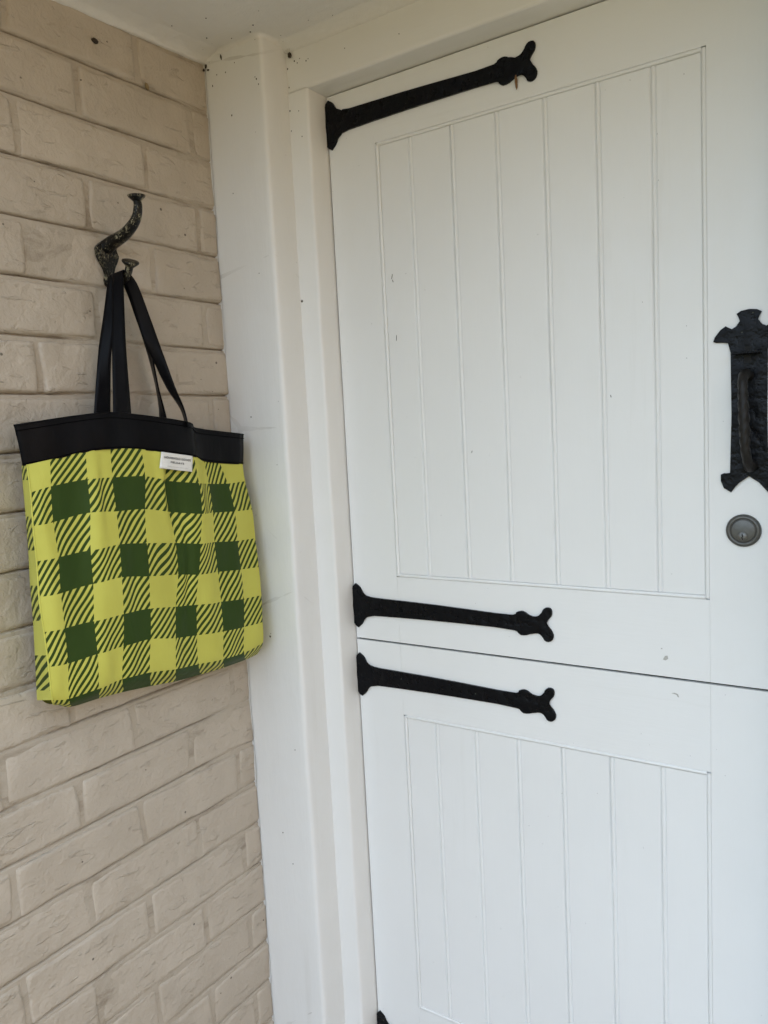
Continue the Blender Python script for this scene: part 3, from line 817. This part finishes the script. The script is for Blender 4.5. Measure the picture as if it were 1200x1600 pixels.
def tote_bag():
    t = thing('tote_bag', 'lime and dark green gingham tote bag with black band on the hook', 'bag', (.05, -.26, 1.03))
    def crease(p, uv):
        u, v = uv
        q = p.copy()
        def ridge(c, w, a): return a*math.exp(-((u-c)/w)**2)
        e = min(1, max(0, v/1.2))*min(1, max(0, (7.6-v)/1.0))
        top = min(1, max(0, (3.5-v)/3.0))
        x = .0075*nz(u*.55, v*.16, 0, 1.6) * e + .0022*nz(u*1.3, v*.5, 4, 1.5)*e
        x += ridge(4.75 + .06*(v-1), .22, .0065)*top - ridge(4.98 + .05*(v-1), .12, .012)*top*e
        x += ridge(2.55, .20, -.0045)*e*min(1, max(0, (3-v)/2)) + ridge(2.3, .3, .0045)*e
        x += ridge(5.55 + .08*(v-4), .2, -.007)*e*min(1, max(0, (6-v)/2))
        x += ridge(6.5, .3, .004)*e*min(1, max(0, (v-3)/2))
        q.x += x*max(0, min(1, (u-.36)/.5))*max(0, min(1, (8.8-u)/.4))
        return q
    uvr = [[(u, v) for u in UC] for v in VR]
    def pull(u, v):         # cloth stretched and gathered between the printed squares
        a = .12*nz(math.floor(u)+.5, v*.55, 0, 1.0, 3) * (.9 if 4 < u < 7 else .38)
        b = .04*nz(u*.55, math.floor(v)+.5, 0, 1.0, 8)
        return (u + a*math.sin(2*math.pi*u), v + b*math.sin(2*math.pi*v))
    grid_mesh('front_panel', BAG, uvr, M_BAG, t, 10, 8, crease, pull)
    gv = [1.55, 2, 3, 4, 5, 6, 7, 8, 8.3]
    grid_mesh('side_gusset', [r[::-1] for r in GUS], [[(.05, v), (.25, v), (.42, v)] for v in gv], M_BAG, t, 4, 4)
    # bottom: from the front edge back to the wall side
    last = [Vector(p) for p in BAG[-1]]
    back = [Vector((.020, y, z)) for y, z in zip([-.4600 + i*(.448/9) for i in range(10)], [p.z+.004 for p in last])]
    mid = [(a+b)/2 + Vector((0, 0, -.004)) for a, b in zip(last, back)]
    grid_mesh('base', [last, mid, back], [[(u, v) for u in UC] for v in (7.55, 8.0, 8.6)], M_BAG, t, 3, 3)
    right = [Vector(r[-1]) for r in BAG]
    gr = []
    for p in right:
        gr.append([p, Vector((p.x*.5+.010, min(-.008, p.y+.014), p.z)), Vector((.018, -.010, p.z))])
    grid_mesh('side_gusset', gr, [[(8.8, v+.1), (8.95, v+.1), (9.1, v+.1)] for v in VR], M_BAG, t, 3, 4)
    bk = [[Vector((.017, (-.440 - .012*j/6)*(1-i/6) - .012*i/6, 1.40 - .355*j/6)) for i in range(7)] for j in range(7)]
    grid_mesh('back_panel', bk, [[(1.4*i, 1.2*j) for i in range(7)] for j in range(7)], M_BAG, t, 2, 2)
    # seam piping up the front left edge
    def tube(name, P, r, mat, parent, n=3): return sweep(name, P, [r]*len(P), mat, parent, 6, 1.0, Vector((0, 0, 1)) if abs(P[0][2]-P[-1][2]) < .1 else Vector((1, 0, 0)), n)
    tube('seam', [Vector(r[0]) + Vector((-.0006, -.0004, 0)) for r in BAG], .0012, M_BAG, t)
    # black band, a closed loop: front, then the back of it against the wall
    top, bot = [Vector(p) for p in BAND[0]], [Vector(p) for p in BAND[1]]
    midr = [(a+b)/2 + Vector((.0012, 0, 0)) for a, b in zip(top, bot)]
    N = 5
    def front(e): return [v for v in cr_list(e, N)]
    rows = [front(top), front(midr), front(bot)]
    V, F = [], []
    levels = 9
    ring = []
    nf = len(rows[0])
    for L in range(levels):
        s = L/(levels-1)
        line = []
        for i in range(nf):
            a, b, c = rows[0][i], rows[1][i], rows[2][i]
            p = cr(a*2-b, a, b, c, s*2) if s < .5 else cr(a, b, c, c*2-b, s*2-1)
            p = p.copy(); p.x += .0040*nz(p.y*15, p.z*5, 0, 1) + .0015*nz(p.y*40, p.z*14, 3, 1)
            line.append(p)
        # back run
        n2 = 24
        a, b = line[-1], line[0]
        for k in range(1, n2):
            w = k/n2
            y = a.y + (b.y-a.y)*w
            z = a.z + (b.z-a.z)*w + .006*math.sin(math.pi*w)
            d = .043*(math.sin(math.pi*w)**.6)
            line.append(Vector((a.x + (b.x-a.x)*w - d, y, z)))
        ring.append(line)
        V += line
    W = len(ring[0])
    for L in range(levels-1):
        for i in range(W): F.append((L*W+i, (L+1)*W+i, (L+1)*W+(i+1) % W, L*W+(i+1) % W))
    band = mesh('top_band', V, F, M_SATIN, t)
    off = Vector((.0012, 0, 0))
    P = [ring[0][i] + (ring[-1][i]-ring[0][i])*.135 + off for i in range(0, nf, 2)]
    tube('hem_stitching', P, .0006, M_STITCH, band, 1)
    P = [ring[-1][i] + (ring[0][i]-ring[-1][i])*.05 + off for i in range(0, nf, 2)]
    tube('hem_stitching', P, .0007, M_STITCH, band, 1)
    P = [ring[0][i] + Vector((-.0004, 0, 0)) for i in range(0, nf)]
    tube('rim', P, .0015, M_SATIN, band, 1)
    # straps: one ribbon per loop, over the lower arm of the hook and down again
    def strap(A, B):
        pairs = [(Vector(a), Vector(b)) for a, b in A] + [(Vector(a), Vector(b)) for a, b in B[1:]]
        E1 = cr_list([p[0] for p in pairs], 6); E2 = cr_list([p[1] for p in pairs], 6)
        V, F = [], []
        cross = 5
        for a, b in zip(E1, E2):
            for k in range(cross): V.append(a + (b-a)*k/(cross-1))
        for i in range(len(E1)-1):
            for k in range(cross-1): F.append((i*cross+k, i*cross+k+1, (i+1)*cross+k+1, (i+1)*cross+k))
        o = mesh('strap', V, F, M_SATIN, t)
        md = o.modifiers.new('thickness', 'SOLIDIFY'); md.thickness = .0016; md.offset = 0
        for s in (.07, .93):
            P = [a + (b-a)*s + (b-a).cross(Vector((0, 0, 1))).normalized()*-.0011 for a, b in list(zip(E1, E2))[2:len(A)*6-8:3]]
            sweep('edge_stitching', P, [.0005]*len(P), M_STITCH, o, 5, 1.0, Vector((1, 0, 0)), 1)
        return o
    strap(S2, S3)
    strap(S1, S4)
    # sewn-on label
    q = [Vector(p) for p in LAB]
    def at(u, v, h): 
        p = (q[0]*(1-u)+q[1]*u)*(1-v) + (q[3]*(1-u)+q[2]*u)*v
        return p + Vector((h + .0022*math.sin(math.pi*u)*v + .0012*math.sin(u*9)*v, 0, 0))
    V, F = [], []
    nu, nv = 16, 8
    for s in (0, 1):
        for j in range(nv+1):
            for i in range(nu+1):
                u, v = i/nu, j/nv
                V.append(at(u, v, .0008 if s == 0 else .0002))
    W = nu+1
    for j in range(nv):
        for i in range(nu): F.append((j*W+i, (j+1)*W+i, (j+1)*W+i+1, j*W+i+1))
    b = W*(nv+1)
    edge = [i for i in range(nu)] + [nu + W*j for j in range(nv)] + [nv*W + nu - i for i in range(nu)] + [W*(nv-j) for j in range(nv)]
    for k in range(len(edge)):
        a, c = edge[k], edge[(k+1) % len(edge)]
        F.append((a, c, c+b, a+b))
    lab = mesh('label_patch', V, F, M_LABEL, t)
    def text(s, u0, u1, vc, hv, mat, wide):
        cu = bpy.data.curves.new('lettering', 'FONT')
        cu.body = s; cu.size = 1; cu.align_x = 'LEFT'; cu.offset = .030 if wide else 0
        cu.space_character = 1.12
        ob = bpy.data.objects.new('tmp', cu); COL.objects.link(ob)
        dg = bpy.context.evaluated_depsgraph_get(); dg.update()
        me = bpy.data.meshes.new_from_object(ob.evaluated_get(dg))
        bpy.data.objects.remove(ob)
        xs = [v.co.x for v in me.vertices]; ys = [v.co.y for v in me.vertices]
        x0, x1, y0, y1 = min(xs), max(xs), min(ys), max(ys)
        for v in me.vertices:
            u = u0 + (u1-u0)*(v.co.x-x0)/(x1-x0)
            w = vc - hv*((v.co.y-y0)/(y1-y0) - .5)
            v.co = at(u, w, .0013)
        me.name = 'lettering'
        me.materials.clear()
        link('lettering', me, mat, lab)
    text('HOUSEHOLD GOODS', .095, .925, .30, .135, M_INK, True)
    text('FIELDAYS', .29, .71, .56, .115, M_INK, True)
    text('making every home a better place', .19, .83, .83, .085, M_FAINT, False)
tote_bag()

# ------------------------------------------------------------------ small debris: cocoons, droppings, a nail
def blob(name, c, r, mat, label, cat, group=None, seed=1, rot=0):
    bm = bmesh.new()
    bmesh.ops.create_icosphere(bm, subdivisions=3, radius=1)
    for v in bm.verts:
        k = 1 + .28*nz(v.co.x, v.co.y, v.co.z, 1.7, seed) + .15*nz(v.co.x, v.co.y, v.co.z, 4.5, seed)
        p = Vector((v.co.x*r[0]*k, v.co.y*r[1]*k, v.co.z*r[2]*k))
        v.co = Matrix.Rotation(rot, 3, 'Y' if r[1] < r[0] else 'X') @ p
    o = bm_obj(name, bm, mat, None, 0, 2, True)
    o.location = c
    return tag(o, label, cat, group)
blob('cocoon', (.5612, DY-.0035, 1.9415), (.0021, .0025, .0105), M_COCOON, 'thin brown cocoon hanging from the top hinge on the door', 'cocoon', seed=3, rot=.12)
blob('cocoon', (.003, -.2415, 2.0415), (.0035, .006, .0042), M_BUG, 'dark brown nest lump on the top brick course', 'insect nest', seed=5)
blob('cocoon', (.003, -.1425, 2.0041), (.003, .0032, .006), M_EGG, 'tan cocoon on the bricks near the ceiling corner', 'cocoon', seed=7, rot=.4)
blob('spider', (.152, .0655-.004, 2.0815), (.0036, .0036, .0050), M_BUG, 'dark spider in cobweb where the ceiling meets the door frame', 'spider', seed=9)
lt = lathe('nail', [(.0022, -.004), (.0024, .0002), (.0019, .0009), (.0003, .0011)], (X1+.003, Y2, 1.6515), (0, -1, 0), M_SCREW, None, 12)
tag(lt, 'dark nail head in the cream door frame beside the post', 'nail')
specks = [(.005, -.001, 2.083, .0022, .0040, 'blackish dropping highest in the corner above the post'),
          (.003, -.005, 2.076, .0018, .0026, 'blackish dropping on the bricks left of the corner'),
          (.010, -.001, 2.0755, .0026, .0016, 'blackish dropping just right of the corner line'),
          (.044, -.0010, 2.088, .0013, .0048, 'thin dark dropping hanging on the post top')]
for x, y, z, rx, rz, lab in specks:
    blob('insect_dropping', (x, y, z), (rx, .0016, rz), M_BUG, lab, 'dropping', 'insect droppings in the ceiling corner', seed=x*100+z, rot=.2)
# cobweb threads around the spider
V, F = [], []
c = Vector((.152, .060, 2.083))
for k in range(9):
    a = random.uniform(0, 2*math.pi); l = random.uniform(.008, .020)
    d = Vector((math.cos(a), -.15*random.random(), .8*math.sin(a)))*l
    s = Vector((-d.z, 0, d.x)).normalized()*.00022
    b = len(V)
    V += [c-s, c+s, c+d+s*.6, c+d-s*.6, c+Vector((0, .0004, 0)), c+d+Vector((0, .0004, 0))]
    F += [(b, b+1, b+2, b+3), (b, b+4, b+5, b+3), (b+1, b+2, b+5, b+4)]
w = mesh('cobweb', V, F, M_WEB, None, False)
tag(w, 'thin grey cobweb threads around the spider above the door frame', 'cobweb')

# flecks of dirt stuck to the paint near the ceiling corner and down the post
def flecks():
    post, ceil_, fr = bpy.data.objects['corner_post'], bpy.data.objects['porch_ceiling'], bpy.data.objects['door_frame']
    def fleck(parent, c, r, axis):
        bm = bmesh.new()
        bmesh.ops.create_icosphere(bm, subdivisions=2, radius=1)
        sd_ = random.random()*50
        for v in bm.verts:
            k = 1 + .5*nz(v.co.x, v.co.y, v.co.z, 1.6, sd_)
            q = [v.co.x*r*k*random.choice((1, 1.05)), v.co.y*r*k, v.co.z*r*k*1.3]
            q[axis] *= .4
            v.co = q
        o = bm_obj('dirt_fleck', bm, M_BUG, parent, 0, 2, True)
        o.matrix_world = Matrix.Translation(c)
    for x, z, r in ((.018, 2.046, .0012), (.060, 1.984, .0013), (.050, 1.850, .0009), (.128, 2.019, .0010), (.124, 2.029, .0013), (.121, 2.033, .0008), (.030, 2.062, .0009), (.052, 2.060, .0010), (.075, 2.070, .0008), (.100, 1.70, .0008), (.066, 1.02, .0016), (.068, 1.026, .0008), (.110, .80, .0009), (.064, .62, .0011), (.085, .56, .0010)):
        fleck(post, (x, -.0004, z), r, 1)
    for x, y, r in ((.06, -.05, .0014), (.11, -.10, .0012), (.15, -.03, .0015), (.19, -.06, .0010), (.23, .02, .0012), (.05, -.12, .0010), (.16, .03, .0010), (.30, -.04, .0012), (.27, .035, .0008), (.09, -.02, .0010), (.13, -.015, .0013)):
        fleck(ceil_, (x, y, CZ(y)-.0003), r, 2)
    for x, z, r in ((.1423, 2.062, .0013), (.1432, 2.030, .0011), (.1418, 1.99, .0012), (.1425, 1.955, .0009), (.159, 2.071, .0012), (.165, 2.066, .0009), (.171, 2.072, .0008), (.185, 2.064, .0010), (.190, 2.066, .0007), (.162, 1.985, .0008), (.166, 1.94, .0009), (.27, 2.06, .0007), (.38, 2.05, .0008)):
        fleck(fr, (x, Y2-.0002, z), r, 1)
flecks()
